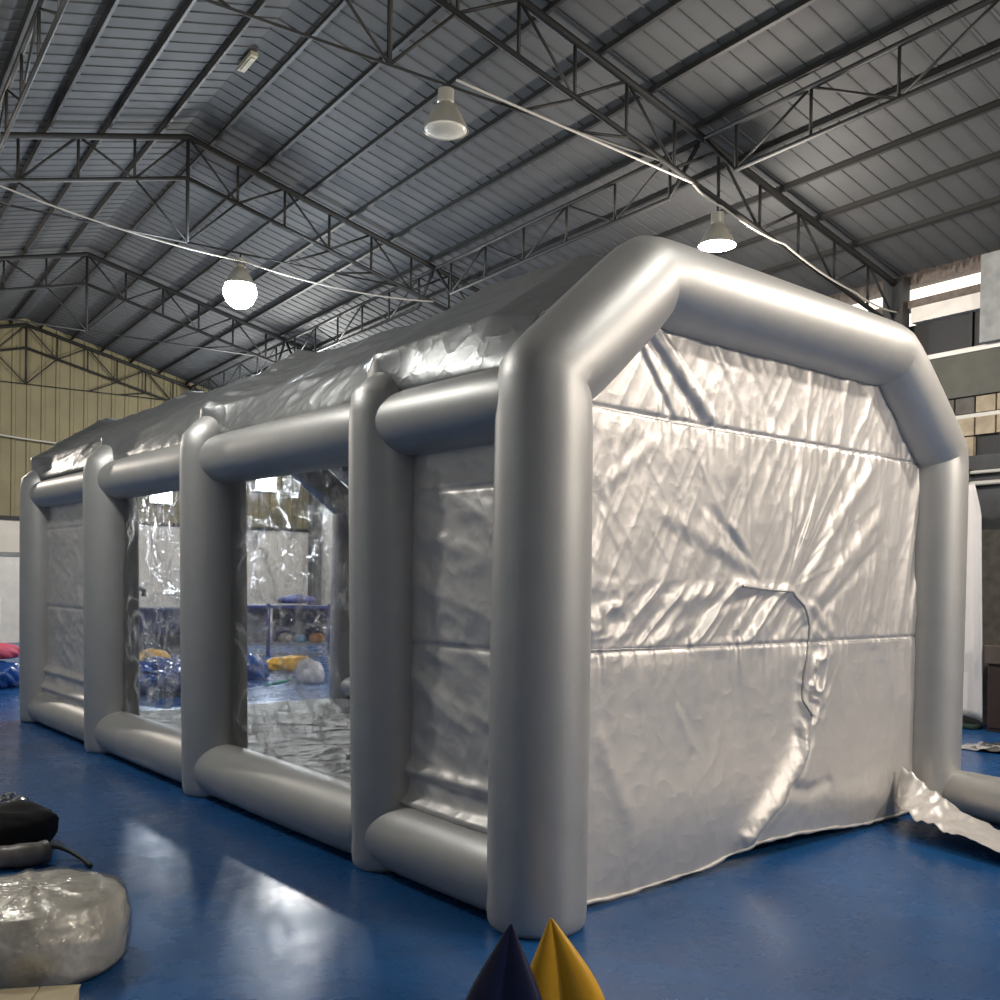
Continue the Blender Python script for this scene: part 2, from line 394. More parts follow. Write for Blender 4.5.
# ------------------------------------------------------------------ roof steel
NAMES = {3.98: 'nearest roof truss crossing over the front of the tent', 9.79: 'roof truss above the middle of the hall, behind the bright round lamp',
         15.9: 'third roof truss, close before the far gable', 22.40: 'roof truss lying against the cream siding of the far gable', -1.9: 'roof truss overhead behind the viewer'}
def truss(y):
    root = empty('roof_truss', hw(XR, y, ZE), HR)
    D = 0.56; NX = 11
    def Z(x): return roofz(x+XR)-ZE
    L = XW-XR
    for s in (-1, 1):
        m = MB(); m.tube([(0, 0, Z(0)), (s*L, 0, Z(s*L))], 0.045, 8); m.build('top_chord', steel, root, True)
        m = MB(); m.tube([(0, 0, Z(0)-D), (s*L, 0, Z(s*L)-D)], 0.03, 8); m.build('bottom_chord', steel, root, True)
        m = MB(); m.tube([(0, 0, 6.29-ZE), (s*3.3, 0, 6.29-ZE)], 0.014, 8); m.build('tie_rod', steel, root, True)
        xs = [L*k/NX for k in range(NX+1)]
        for k in range(1, NX+1):
            x = xs[k]
            m = MB(); m.tube([(s*x, 0, Z(x)), (s*x, 0, Z(x)-D)], 0.02, 6); m.build('web_post', steel, root, True)
            xp = xs[k-1]
            m = MB()
            if k % 2: m.tube([(s*xp, 0, Z(xp)), (s*x, 0, Z(x)-D)], 0.018, 6)
            else: m.tube([(s*xp, 0, Z(xp)-D), (s*x, 0, Z(x))], 0.018, 6)
            m.build('web_brace', steel, root, True)
        for xa in (0.0, 1.45, 2.2):
            m = MB(); m.tube([(s*(xa+0.7), 0, Z(xa+0.7)-D), (s*xa, 0, 6.29-ZE)], 0.016, 6); m.build('web_brace', steel, root, True)
    m = MB(); m.tube([(0, 0, Z(0)), (0, 0, 6.29-ZE)], 0.026, 8); m.build('king_post', steel, root, True)
    tag(root, NAMES[y], 'roof truss', 'steel roof trusses')
for y in (-1.9, 3.98, 9.79, 15.9, 22.40): truss(y)

ORD = ['first', 'second', 'third', 'fourth', 'fifth', 'sixth', 'seventh', 'eighth', 'ninth', 'tenth', 'eleventh']
for s in (1, -1):
    for k in range(10 if s > 0 else 5):
        xo = 0.32+0.715*k
        x = XR+s*xo
        z = roofz(x)
        m = MB(); a = math.atan(SL)*s
        # C section turned with the slope
        for (u0, u1, v0, v1) in ((-0.02, 0.02, 0.125, 0.135), (-0.02, 0.02, 0.065, 0.075), (-0.02, -0.012, 0.065, 0.13)):
            c, sn = math.cos(a), -math.sin(a)
            q = [(u*c - v*sn, u*sn + v*c) for (u, v) in ((u0, v0), (u1, v0), (u1, v1), (u0, v1))]
            vs = [(qx, Y0+0.1, qz) for qx, qz in q]+[(qx, Y1-0.02, qz) for qx, qz in q]
            m.add(vs, [(0, 1, 2, 3), (7, 6, 5, 4), (0, 4, 5, 1), (1, 5, 6, 2), (2, 6, 7, 3), (3, 7, 4, 0)])
        o = m.build('roof_purlin', steel, loc=hw(x, 0, z+0.015), rz=HR)
        tag(o, 'dark steel purlin under the roof sheets, %s from the ridge on the %s slope' % (ORD[k], 'right' if s > 0 else 'left'), 'purlin', 'roof purlins')

# longitudinal lattice girders between the trusses
LAT = [(5.23, -1.9, 3.98, 'lattice girder overhead on the right slope, on the near side of the nearest truss'),
       (5.23, 3.98, 9.79, 'lattice girder running from the nearest truss to the middle one on the right slope'),
       (5.23, 9.79, 15.9, 'lattice girder on the right slope behind the bright round lamp'),
       (5.23, 15.9, 22.4, 'lattice girder on the right slope reaching the far gable'),
       (-1.2, 3.98, 9.79, 'lattice girder on the left slope near the top left corner'),
       (-1.2, 9.79, 15.9, 'lattice girder on the left slope farther towards the gable')]
for x, ya, yb, lab in LAT:
    z = roofz(x)
    root = empty('lattice_girder', hw(x, ya, z), HR); L = yb-ya; D = 0.52
    m = MB(); m.tube([(0, 0.05, -0.02), (0, L-0.05, -0.02)], 0.03, 8); m.build('top_chord', steel, root, True)
    m = MB(); m.tube([(0, 0.06, -0.05), (0, 0.5, -D), (0, L-0.5, -D), (0, L-0.06, -0.05)], 0.026, 8); m.build('bottom_chord', steel, root, True)
    n = 6
    for k in range(n):
        y0_ = 0.5+(L-1.0)*k/(n-1)
        m = MB(); m.tube([(0, y0_, -0.02), (0, y0_, -D)], 0.018, 6); m.build('web_post', steel, root, True)
        if k < n-1:
            y1_ = 0.5+(L-1.0)*(k+1)/(n-1)
            m = MB(); m.tube([(0, y0_, -D if k % 2 else -0.02), (0, y1_, -0.02 if k % 2 else -D)], 0.015, 6); m.build('web_brace', steel, root, True)
    tag(root, lab, 'lattice girder', 'lattice girders between the trusses')

# ridge vent box
m = MB(); m.box(-0.03, 0.06, -0.15, 0.30, 0.03, 0.08); m.box(-0.01, 0.04, -0.1, 0.25, 0.015, 0.03)
struct(m.build('trim_10', mat('dusty_cream', (0.40, 0.36, 0.26), rough=0.7, noise=0.3, nscale=5), loc=hw(XR, 7.5, ZR+0.05), rz=HR), 'short cream ridge vent at the top of the roof', 'trim')

# ------------------------------------------------------------------ lamps
LL = ['bright round high bay lamp glowing cool white over the left of the tent', 'unlit high bay lamp with a clear glass bowl, above the tent roof',
      'lit high bay lamp just above the silver front arch', 'lit high bay lamp overhead behind the viewer', 'lit high bay lamp overhead to the right behind the viewer',
      'lit high bay lamp hanging over the left slope', 'lit high bay lamp near the far left corner', 'lit high bay lamp near the far right corner', 'lit high bay lamp in the back left corner', 'lit high bay lamp in the back right corner']
for i, (x, y, z, wt, colr) in enumerate(LAMPS):
    root = empty('high_bay_lamp', hw(x, y, z), HR)
    topz = roofz(x)-0.56-z if i not in (0, 1, 3) else 6.29-z
    m = MB(); m.tube([(0, 0, 0.36), (0, 0, topz)], 0.012, 8); m.build('hanging_rod', steel, root, True)
    m = MB(); m.lathe([(0.05, 0.24), (0.075, 0.26), (0.075, 0.37), (0.04, 0.38)], 20); m.build('ballast_housing', shade_m, root, 'auto')
    # open shade (double walled bell)
    pr = [(0.06, 0.25), (0.10, 0.22), (0.15, 0.13), (0.20, 0.03), (0.215, 0.0), (0.21, 0.0), (0.195, 0.03), (0.145, 0.125), (0.095, 0.21), (0.05, 0.24)]
    m = MB(); m.lathe(pr, 28); m.build('lamp_shade', shade_m, root, 'auto')
    m = MB(); m.lathe([(0.02, -0.33), (0.10, -0.315), (0.18, -0.25), (0.23, -0.15), (0.235, -0.08), (0.205, 0.004), (0.10, 0.006), (0.02, 0.006)] if i == 0 else [(0.02, -0.035), (0.10, -0.03), (0.17, -0.015), (0.205, 0.004), (0.10, 0.006), (0.02, 0.006)], 28)  # first lamp's glass swollen into a glowing globe to stand in for glare
    lens = m.build('lamp_glass', lampoff if wt == 0 else (glow_cool if colr is COOL else glow_warm), root, True)
    if wt == 0:
        m = MB(); m.lathe([(0.01, 0.01), (0.045, 0.05), (0.05, 0.12), (0.02, 0.2)], 16); m.build('bulb', whitep, root, True)
    if wt:
        ld = bpy.data.lights.new('lamp_light', 'POINT'); ld.energy = wt; ld.color = colr; ld.shadow_soft_size = 0.16
        lo = bpy.data.objects.new('lamp_light', ld); COL.objects.link(lo); lo.parent = root; lo.location = (0, 0, -0.52 if i == 0 else -0.34)
    tag(root, LL[i], 'lamp', 'high bay lamps')

# floodlights fixed on the far wall, seen through the clear windows
for (x, z, wt, lab) in ((7.36, 4.30, 60, 'square floodlight on the far wall, seen through the near clear window'), (4.50, 3.80, 60, 'square floodlight on the far wall, seen through the farther clear window')):
    root = empty('wall_floodlight', hw(x, Y1-0.08, z), HR)
    m = MB(); m.box(-0.30, 0.30, -0.16, 0.0, -0.24, 0.24); m.build('housing', shade_m, root, bevel=0.02)
    m = MB(); m.box(-0.27, 0.27, -0.175, -0.162, -0.21, 0.21); m.build('lamp_glass', glow_cool, root)
    m = MB(); m.box(-0.05, 0.05, 0.0, 0.06, -0.30, 0.05); m.build('bracket', steel, root)
    ld = bpy.data.lights.new('flood_light', 'AREA'); ld.energy = wt; ld.color = COOL; ld.size = 0.4
    lo = bpy.data.objects.new('flood_light', ld); COL.objects.link(lo); lo.parent = root; lo.location = (0, -0.2, 0); lo.rotation_euler = (math.radians(-90), 0, 0)
    tag(root, lab, 'floodlight')

# conduit and wires between lamps
def cable(name, pts, r, mm, lab, cat, n=8, sag=0.0, steps=14):
    P = []
    for a, b in zip(pts[:-1], pts[1:]):
        a = Vector(a); b = Vector(b)
        for k in range(steps):
            t = k/steps; q = a.lerp(b, t); q.z -= sag*4*t*(1-t); P.append(q)
    P.append(Vector(pts[-1]))
    m = MB(); m.tube(P, r, n); o = m.build(name, mm, smooth=True); tag(o, lab, cat); return o
cable('conduit_pipe', [hw(1.92, 3.9, 6.32), hw(5.0, 3.9, 6.12)], 0.012, pipewhite, 'white conduit pipe from the unlit lamp to the lamp over the front arch', 'pipe')
cable('electric_cable', [hw(5.0, 3.9, 6.12), hw(5.5, 3.92, 5.98), hw(6.6, 3.92, 5.78), hw(8.0, 3.92, 5.45), hw(8.9, 3.92, 5.35)], 0.012, pipewhite, 'thin white cable sagging from the front lamp to the right wall', 'cable', sag=0.04)
cable('electric_cable', [hw(-1.6, 9.6, 6.55), hw(2.02, 9.6, 6.12), hw(5.1, 9.6, 6.10)], 0.012, pipewhite, 'thin white cable slung past the bright round lamp', 'cable', sag=0.10)
cable('electric_cable', [hw(0.2, 22.3, 5.05), hw(3.0, 22.3, 4.9), hw(3.1, 22.3, 3.2)], 0.02, pipewhite, 'thin cable across the cream siding of the far wall', 'cable', sag=0.05)

# ------------------------------------------------------------------ the inflatable tent
tent = empty('inflatable_tent', (0, 0, 0))
tag(tent, 'large silver inflatable workshop tent with five tube arches on the blue floor', 'inflatable tent')
W, H, S, HT = 4.08, 2.70, 0.775, 0.636

def sweep(pts, rad, n=48, foot=(True, True), taper=0.0):
    """tube along a planar polyline with mitred weld joints"""
    pts = [Vector(p) for p in pts]; N = len(pts)
    dirs = [(pts[i+1]-pts[i]).normalized() for i in range(N-1)]
    axis = dirs[0].cross(dirs[1]).normalized() if N > 2 else (Vector((0, 0, 1)) if abs(dirs[0].z) < 0.9 else Vector((0, 1, 0)))
    cum = [0.0]
    for i in range(N-1): cum.append(cum[-1]+(pts[i+1]-pts[i]).length)
    rings = []; joints = []
    def ring(c, t, side, k, mitre=None):
        out = []
        for j in range(n):
            a = 2*PI*j/n
            off = axis*math.sin(a) + side*math.cos(a)
            p = c + off*k
            if mitre is not None:
                nrm, tt = mitre
                # slide along the tube direction onto the bisector plane
                s_ = -(p-c).dot(nrm)/tt.dot(nrm)
                p = p + tt*s_
                inner = max(0.0, (p-c).dot(mitre_out))
                p = p - mitre_out*inner*0.06
            out.append(p)
        return out
    for i in range(N-1):
        t = dirs[i]; side = t.cross(axis).normalized()
        L = (pts[i+1]-pts[i]).length
        steps = max(6, int(L/0.09))
        first = (i == 0); last = (i == N-2)
        for k in range(steps+1):
            u = k/steps; c = pts[i].lerp(pts[i+1], u); rr = rad
            dA = u*L; dB = (1-u)*L
            gl = (cum[i]+dA)/cum[-1]; rr = rad*(1-taper*gl)
            # weld: slight pinch near joints, belly between
            for dd, isend in ((dA, first), (dB, last)):
                if isend: continue
                rr *= 1 - 0.035*math.exp(-(dd/0.10)**2)
            rr *= 1 + 0.012*math.sin(PI*u)
            mit = None
            if k == 0 and not first:
                continue
            if k == steps and not last:
                nrm = (dirs[i]+dirs[i+1]).normalized(); mit = (nrm, t)
                mitre_out = (dirs[i]-dirs[i+1]).normalized()
            elif not last or not first:
                # rings that would cross the mitre plane are tilted progressively
                pass
            rings.append((ring(c, t, side, rr, mit) if mit is None or True else None, ))
            # progressive tilt
            if mit is None:
                pr = rings[-1][0]; newr = []
                for j, p in enumerate(pr):
                    q = p
                    if not last:
                        nrm = (dirs[i]+dirs[i+1]).normalized(); s_ = -(p-c).dot(nrm)/t.dot(nrm); wgt = max(0.0, 1-dB/(1.5*rad))
                        q = q + t*s_*wgt
                    if not first:
                        nrm = (dirs[i-1]+dirs[i]).normalized(); s_ = -(p-c).dot(nrm)/t.dot(nrm); wgt = max(0.0, 1-dA/(1.5*rad))
                        q = q + t*s_*wgt
                    newr.append(q)
                rings[-1] = (newr,)
    R = [r[0] for r in rings]
    def cap_rings(R, c, t, k0):
        out = []
        for f, d in ((0.0, 0.0), (0.55, 0.0), (0.93, 0.006), (0.975, 0.03), (0.995, 0.08)):
            out.append([c + (p-c)*f + t*d for p in k0])
        return out
    if foot[0]:
        t = dirs[0]; k0 = [p for p in R[0]]; R = cap_rings(R, pts[0], t, k0)[1:] + R[2:]
    if foot[1]:
        t = -dirs[-1]; k0 = [p for p in R[-1]]; R = R[:-2] + cap_rings(R, pts[-1], t, k0)[:0:-1]
    mb = MB(); vs = [p for r in R for p in r]; fs = []
    for i in range(len(R)-1):
        for j in range(n):
            j2 = (j+1) % n; fs.append((i*n+j, i*n+j2, (i+1)*n+j2, (i+1)*n+j))
    fs.append(tuple(range(n-1, -1, -1))); fs.append(tuple((len(R)-1)*n+j for j in range(n)))
    mb.add(vs, fs)
    return mb, R

def crease(o, js):
    # the weld rings are the planar mitre rings: mark their edges sharp
    me = o.data; n = 48
    nring = len(me.vertices)//n
    co = [v.co for v in me.vertices]
    cen = []
    for r in range(nring):
        c = Vector((0, 0, 0))
        for j in range(n): c += co[r*n+j]
        cen.append(c/n)
    sel = set()
    for (x, z) in js:
        sel.add(min(range(nring), key=lambda r: (cen[r].x-x)**2+(cen[r].z-z)**2))
    for e in me.edges:
        a, b = e.vertices
        if a//n == b//n and a//n in sel:
            c = cen[a//n]; out = Vector((c.x-W/2, 0, c.z-1.5)).normalized()
            if ((co[a]+co[b])*0.5-c).dot(out) < -0.05: e.use_edge_sharp = True

YS = [0.0, 1.31, 3.77, 6.11, 8.51]
RC = [0.25, 0.215, 0.25, 0.25, 0.205]
XO = [(0.03, 0.03), (0.02, -0.04), (0.03, -0.02), (0.02, -0.02), (-0.0, -0.02)]     # foot / eave lean of each arch
SX = [0.755, 0.83, 0.79, 0.82, 0.86]
mitre_out = Vector((0, 0, 0))
arches = []
for i, y in enumerate(YS):
    fx, ex = XO[i]
    pts = [(fx, y, 0), (ex, y, H-0.01), (SX[i], y, H+HT), (W-SX[i], y, H+HT), (W, y, H), (W-0.02, y, 0)]
    mb, R = sweep(pts, RC[i], taper=0.13 if i == 0 else 0.0)
    o = mb.build('arch_tube', silver, tent, True)
    crease(o, [(p[0], p[2]) for p in pts[1:5]])
    arches.append(o)
    # weld tapes at the joints
    for q in range(1, 5):
        pass

# beams between the arches (lower and upper, both sides)
def beam(x, y0, y1, z, r, name):
    L = y1-y0; mb = MB(); P = []; Rr = []
    for k in range(25):
        u = k/24; P.append((x, y0+L*u, z)); e = min(u, 1-u)*L
        Rr.append(r*(0.90+0.10*min(1, e/0.25)**0.5)*(1+0.02*math.sin(PI*u)))
    mb.tube(P, Rr, 40)
    return mb.build(name, silver, tent, True)
for i in range(4):
    a, b = YS[i], YS[i+1]
    r = [0.20, 0.205, 0.20, 0.17][i]
    beam(0.0, a+0.03, b-0.03, r, r, 'lower_beam_tube')
    beam(W, a+0.03, b-0.03, r, r, 'lower_beam_tube')
    rt_ = [0.185, 0.19, 0.185, 0.15][i]
    beam(-0.02, a+0.03, b-0.03, H-0.10, rt_, 'upper_beam_tube')
    beam(W+0.02, a+0.03, b-0.03, H-0.10, rt_, 'upper_beam_tube')

# roof cover, stretched over arches two to five and tucked behind the front arch
def cover():
    ny = 330; nu = 150
    ys = np.linspace(0.12, 8.62, ny)
    prof = []     # along the profile: left eave -> A -> B -> right eave, with outward normals
    E = np.array([-0.06, H+0.06]); A = np.array([SX[2], H+HT]); B = np.array([W-SX[2], H+HT]); F = np.array([W+0.06, H+0.06])
    P = np.zeros((nu, ny, 3))
    n1 = 50; n2 = 50
    us = []
    for k in range(nu):
        if k < n1: t = k/n1; p = E+(A-E)*t; s = 0; tt = t
        elif k < n1+n2: t = (k-n1)/n2; p = A+(B-A)*t; s = 1; tt = t
        else: t = (k-n1-n2)/(nu-1-n1-n2); p = B+(F-B)*t; s = 2; tt = t
        us.append((p, s, tt))
    nl = np.array([-(A-E)[1], (A-E)[0]]); nl = nl/np.linalg.norm(nl); nt_ = np.array([0, 1.0]); nr = np.array([-nl[0], nl[1]])
    mid_l = nl+nt_; mid_l = mid_l/np.linalg.norm(mid_l)*1.08; mid_r = np.array([-mid_l[0], mid_l[1]])
    YB_ = np.array(YS[1:])
    dmin = np.min(np.abs(ys[:, None]-YB_[None, :]), axis=1)
    arch_lift = 0.17+0.07*np.exp(-(dmin/0.22)**1.1)
    # front end tucked against the front arch
    lift = np.where(ys < 1.31, 0.15+0.085*np.clip((ys-0.12)/0.35, 0, 1), arch_lift)
    ramp = 0.30-0.20*np.exp(-(dmin/0.30)**2)
    for k, (p, s, t) in enumerate(us):
        if s == 0: nrm = nl*(1-t**6)+mid_l*t**6; edge = np.minimum(1, t/ramp)
        elif s == 1: e = min(t, 1-t)*14; wgt = max(0, 1-e)
        if s == 1: nrm = nt_*(1-wgt)+(mid_l if t < 0.5 else mid_r)*wgt; edge = np.ones(ny)
        if s == 2: nrm = mid_r*(1-t)**6+nr*(1-(1-t)**6); edge = np.minimum(1, (1-t)/ramp)
        u = k/6.0
        wr = (ridge(ys*1.6+u*0.55, u*0.5+ys*0.2, 5)-1.0)*0.022 + (ridge(ys*6+u*0.8, u*0.28, 9)-1.0)*0.007
        # radiating tension folds near the eaves
        if s != 1:
            q = t if s == 0 else 1-t
            wr = wr + 0.022*(ridge(ys*3.2+q*2.0, q*1.3+0*ys, 21)-0.9)*np.clip(1-q*1.2, 0, 1)*np.clip((dmin-0.12)/0.3, 0, 1)
        wr = wr*np.clip((ys-1.0)/0.9, 0.25, 1)
        d = lift*edge**0.7+wr*(0.3+0.7*edge)
        sagx = -0.02*np.sin(PI*np.clip(dmin/1.2, 0, 1))*edge*(1 if s != 1 else 0.6)
        P[k, :, 0] = p[0]+nrm[0]*(d+sagx); P[k, :, 2] = p[1]+nrm[1]*(d+sagx); P[k, :, 1] = ys
    m = MB(); m.grid(P[::-1])
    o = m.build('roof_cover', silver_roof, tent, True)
    sd = o.modifiers.new('thick', 'SOLIDIFY'); sd.thickness = 0.004
    return o
cover()

# ------- front curtain with its folds
def seg(x, z, x0, z0, x1, z1, wd, a, tp=0.25):
    dx, dz = x1-x0, z1-z0; L2 = dx*dx+dz*dz; L = math.sqrt(L2)
    t = ((x-x0)*dx+(z-z0)*dz)/L2; d = ((x-x0)*dz-(z-z0)*dx)/L
    e = np.clip(np.minimum(t, 1-t)/tp, 0, 1); e = e*e*(3-2*e)
    wd = wd*(0.75+0.5*np.clip(t, 0, 1)); q = d/wd
    return a*0.42*(np.exp(-q**2)+0.9*q*np.exp(-(q*0.8)**2))*e
def poly(x, z, pts, wd, a):
    dm = np.full(x.shape, 1e9)
    for (x0, z0), (x1, z1) in zip(pts[:-1], pts[1:]):
        dx, dz = x1-x0, z1-z0; t = np.clip(((x-x0)*dx+(z-z0)*dz)/(dx*dx+dz*dz), 0, 1)
        dm = np.minimum(dm, np.hypot(x-x0-t*dx, z-z0-t*dz))
    return a*np.exp(-(dm/wd)**2), dm
ZIP1 = [(1.66, 1.69), (1.95, 1.67), (2.2, 1.66), (2.34, 1.57), (2.39, 1.44), (2.38, 1.33), (2.33, 1.15), (2.31, 0.96), (2.36, 0.86)]
ZIP2 = [(2.36, 0.86), (2.33, 0.70), (2.22, 0.54), (2.02, 0.38), (1.84, 0.26), (1.72, 0.16)]
def curtain_d(x, z):
    rs = random.Random(11)
    d = 0.015*(fbm(x*0.9, z*0.9, 3)-0.5)
    # overall fine crumple
    up_ = 1/(1+np.exp(-(z-1.30)/0.03))
    d += (ridge(x*3.1+z*0.6, z*2.2-x*0.5, 40, 3)-1.0)*0.0045*(0.5+0.6*up_)
    d += (ridge(x*9, z*7, 46, 2)-0.9)*0.0016
    # seam pinches with small vertical gathers
    for zs, w_ in ((2.62, 0.9), (1.33, 1.2)):
        g = np.exp(-np.abs(z-zs)/0.10)
        d += g*0.010*(vn(x*26, z*1.2, 60)-0.5)*w_*2
        d -= 0.012*np.exp(-((z-zs)/0.012)**2)
    # fan from the focus going up to the right
    fx, fz = 2.15, 1.66
    a = np.arctan2(z-fz, x-fx); r = np.hypot(x-fx, z-fz)
    fan = np.clip((r-0.10)/0.35, 0, 1)*np.exp(-((a-1.0)/0.55)**2)
    d += fan*0.034*(ridge(a*5.2, r*0.35, 70, 2)-0.9)*np.exp(-r*0.42)*(z > fz-0.2)
    d += seg(x, z, 2.25, 1.60, 3.3, 2.72, 0.045, 0.030) + seg(x, z, 2.2, 1.75, 2.85, 2.95, 0.04, 0.024) - seg(x, z, 2.3, 1.72, 3.15, 2.85, 0.035, 0.026)
    d += seg(x, z, 2.35, 1.50, 3.45, 2.35, 0.05, 0.028) - seg(x, z, 2.4, 1.42, 3.5, 2.15, 0.04, 0.022)
    d += seg(x, z, 2.12, 1.8, 2.35, 2.9, 0.035, 0.020)
    # right vertical pleats
    pl_ = np.clip((x-2.5)/0.5, 0, 1)*np.clip((z-1.33)/0.2, 0, 1)
    d += pl_*0.028*(ridge(x*4.2-z*1.1, z*0.25, 77, 2)-0.9)
    # fan going down-left from the zip to the second seam
    a2 = np.arctan2(z-2.05, x-2.55); band = np.clip((z-1.33)/0.06, 0, 1)*np.clip((1.72-z)/0.08, 0, 1)*np.clip((x-0.5)/0.5, 0, 1)*np.clip((2.42-x)/0.12, 0, 1)
    d += band*0.030*(ridge((x*0.9-z*1.0)*6.5, z*0.5, 81, 2)-0.9)
    # left of focus: soft valleys fan to the left
    d += seg(x, z, 2.05, 1.70, 0.45, 1.52, 0.05, 0.020, 0.4) - seg(x, z, 2.0, 1.66, 0.6, 1.36, 0.035, 0.018, 0.3)
    d += seg(x, z, 1.95, 1.72, 0.75, 2.15, 0.05, 0.022) - seg(x, z, 1.95, 1.72, 1.25, 2.20, 0.03, 0.020)
    d -= seg(x, z, 1.50, 2.10, 1.88, 1.68, 0.024, 0.020, 0.3); d += seg(x, z, 1.56, 2.12, 1.93, 1.72, 0.03, 0.016, 0.2)
    # top band: diagonal folds from the upper corner
    d -= seg(x, z, 0.74, 3.12, 1.36, 2.60, 0.030, 0.045, 0.12); d += seg(x, z, 0.82, 3.16, 1.46, 2.62, 0.03, 0.030, 0.12)
    d -= seg(x, z, 0.66, 3.10, 1.10, 2.55, 0.022, 0.028, 0.12)
    d -= seg(x, z, 1.3, 3.2, 1.75, 2.6, 0.03, 0.02); d -= seg(x, z, 1.6, 3.2, 2.1, 2.62, 0.03, 0.014)
    d += np.clip((z-2.64)/0.1, 0, 1)*0.014*(ridge(x*4+z*2.2, z*0.7, 90, 2)-0.9)
    # mid-left creases
    ml = np.clip((1.9-x)/0.4, 0, 1)*np.clip((z-1.5)/0.2, 0, 1)*np.clip((2.6-z)/0.1, 0, 1)
    d += ml*0.014*(ridge((x+z*0.8)*3.4, (z-x*0.5)*1.1, 151, 3)-0.9)
    d += up_*0.006*(ridge((x-z*0.6)*6.5, (z+x*0.3)*1.3, 157, 2)-0.9)
    d -= seg(x, z, 1.25, 2.6, 1.35, 2.0, 0.03, 0.012); d += seg(x, z, 0.45, 2.2, 0.95, 2.55, 0.04, 0.016); d += seg(x, z, 0.42, 1.8, 0.6, 2.5, 0.03, 0.012)
    d += np.clip((x-1.1)/0.3, 0, 1)*np.clip((2.6-z)/0.1, 0, 1)*np.clip((z-1.72)/0.2, 0, 1)*0.010*(ridge(x*5.5, z*0.5, 93, 2)-0.9)
    # crumples in the lower left of the second band
    d += np.exp(-((x-0.52)/0.16)**2-((z-1.48)/0.16)**2)*0.05*(ridge(x*7, z*8, 97, 2)-0.9)
    # right of the zip, under the seam: knotted folds
    kn = np.exp(-((x-2.5)/0.16)**2-((z-1.12)/0.26)**2)
    d += kn*0.060*(ridge((x-z*0.5)*7, (z+x*0.6)*5, 101, 2)-0.9)
    d += seg(x, z, 2.40, 1.62, 2.75, 1.36, 0.04, 0.035, 0.2)
    # lower field soft folds from the seam
    low = np.clip((1.33-z)/0.08, 0, 1)*np.clip((z-0.45)/0.7, 0, 1)
    d += low*0.022*(ridge(x*2.9+z*0.5, z*0.55, 110, 2)-0.9)
    d += np.clip((1.33-z)/0.1, 0, 1)*0.020*(fbm(x*1.6, z*1.3, 115)-0.5)
    d += seg(x, z, 1.08, 1.05, 1.27, 0.72, 0.035, 0.018); d += seg(x, z, 0.45, 1.0, 0.72, 0.35, 0.05, 0.024)
    g1, _ = poly(x, z, ZIP1, 0.035, 0.022); d += g1
    g2, _ = poly(x, z, ZIP2, 0.085, 0.050); d += g2*(0.5+0.9*ridge(x*5, z*4, 120, 3)*0.6)
    g4, _ = poly(x, z, [(p[0]+0.10, p[1]-0.02) for p in ZIP2], 0.03, 0.02); d -= g4
    g3, _ = poly(x, z, [(2.15, 0.42), (2.4, 0.36), (2.6, 0.4)], 0.05, 0.02); d -= g3
    # belly blown outward near the bottom
    d += 0.05*np.exp(-((z-0.35)/0.35)**2)*np.clip((x-0.2)/0.5, 0, 1)*np.clip((3.7-x)/0.5, 0, 1)
    return d
def hem(x):
    return np.interp(x, [0.2, 0.41, 1.32, 1.75, 2.11, 3.35, 3.9], [0.015, 0.015, 0.03, 0.10, 0.10, 0.02, 0.02])+0.012*(vn(x*7, x*0, 130)-0.5)
def ctop(x):
    return np.interp(x, [0.0, SX[0], W-SX[0], W], [H, H+HT, H+HT, H])
nx, nz = 430, 420
xs = np.linspace(0.12, W-0.12, nx); tz = np.linspace(0, 1, nz)
X, T = np.meshgrid(xs, tz, indexing='ij')
Z = hem(X)+(ctop(X)-hem(X))*T
Dd = curtain_d(X, Z)
Yc = 0.02-Dd
P = np.stack([X, Yc, Z], -1)
m = MB(); m.grid(P)
cur = m.build('front_curtain', silver_thin, tent, True)
def curve_on_curtain(pts, r, mm, name, parent, nn=120, off=0.006, dash=None):
    # polyline resampled on the cloth surface
    seglen = [0]
    for a, b in zip(pts[:-1], pts[1:]): seglen.append(seglen[-1]+math.hypot(b[0]-a[0], b[1]-a[1]))
    ts = np.linspace(0, seglen[-1], nn)
    px = np.interp(ts, seglen, [p[0] for p in pts]); pz = np.interp(ts, seglen, [p[1] for p in pts])
    py = 0.02-curtain_d(px, pz)-off
    mb = MB(); mb.tube(list(zip(px.tolist(), py.tolist(), pz.tolist())), r, 6)
    o = mb.build(name, mm, parent, True); return o
curve_on_curtain([(0.2, 2.62), (1.25, 2.60), (2.4, 2.61), (3.9, 2.64)], 0.0035, silver_thin, 'seam', cur, 400, off=0.0)
curve_on_curtain([(0.2, 1.35), (1.7, 1.325), (3.9, 1.315)], 0.0035, silver_thin, 'seam', cur, 400, off=0.0)
curve_on_curtain(ZIP1, 0.009, zipm, 'zip', cur, 160, off=0.0)
hx = np.linspace(0.2, 3.85, 260); hz = hem(hx)
mb = MB(); mb.tube(list(zip(hx.tolist(), (0.02-curtain_d(hx, hz)-0.002).tolist(), (hz+0.008).tolist())), (0.005+0.010*vn(hx*12, hx*0, 140)).tolist(), 8)
mb.build('hem', thread, cur, True)

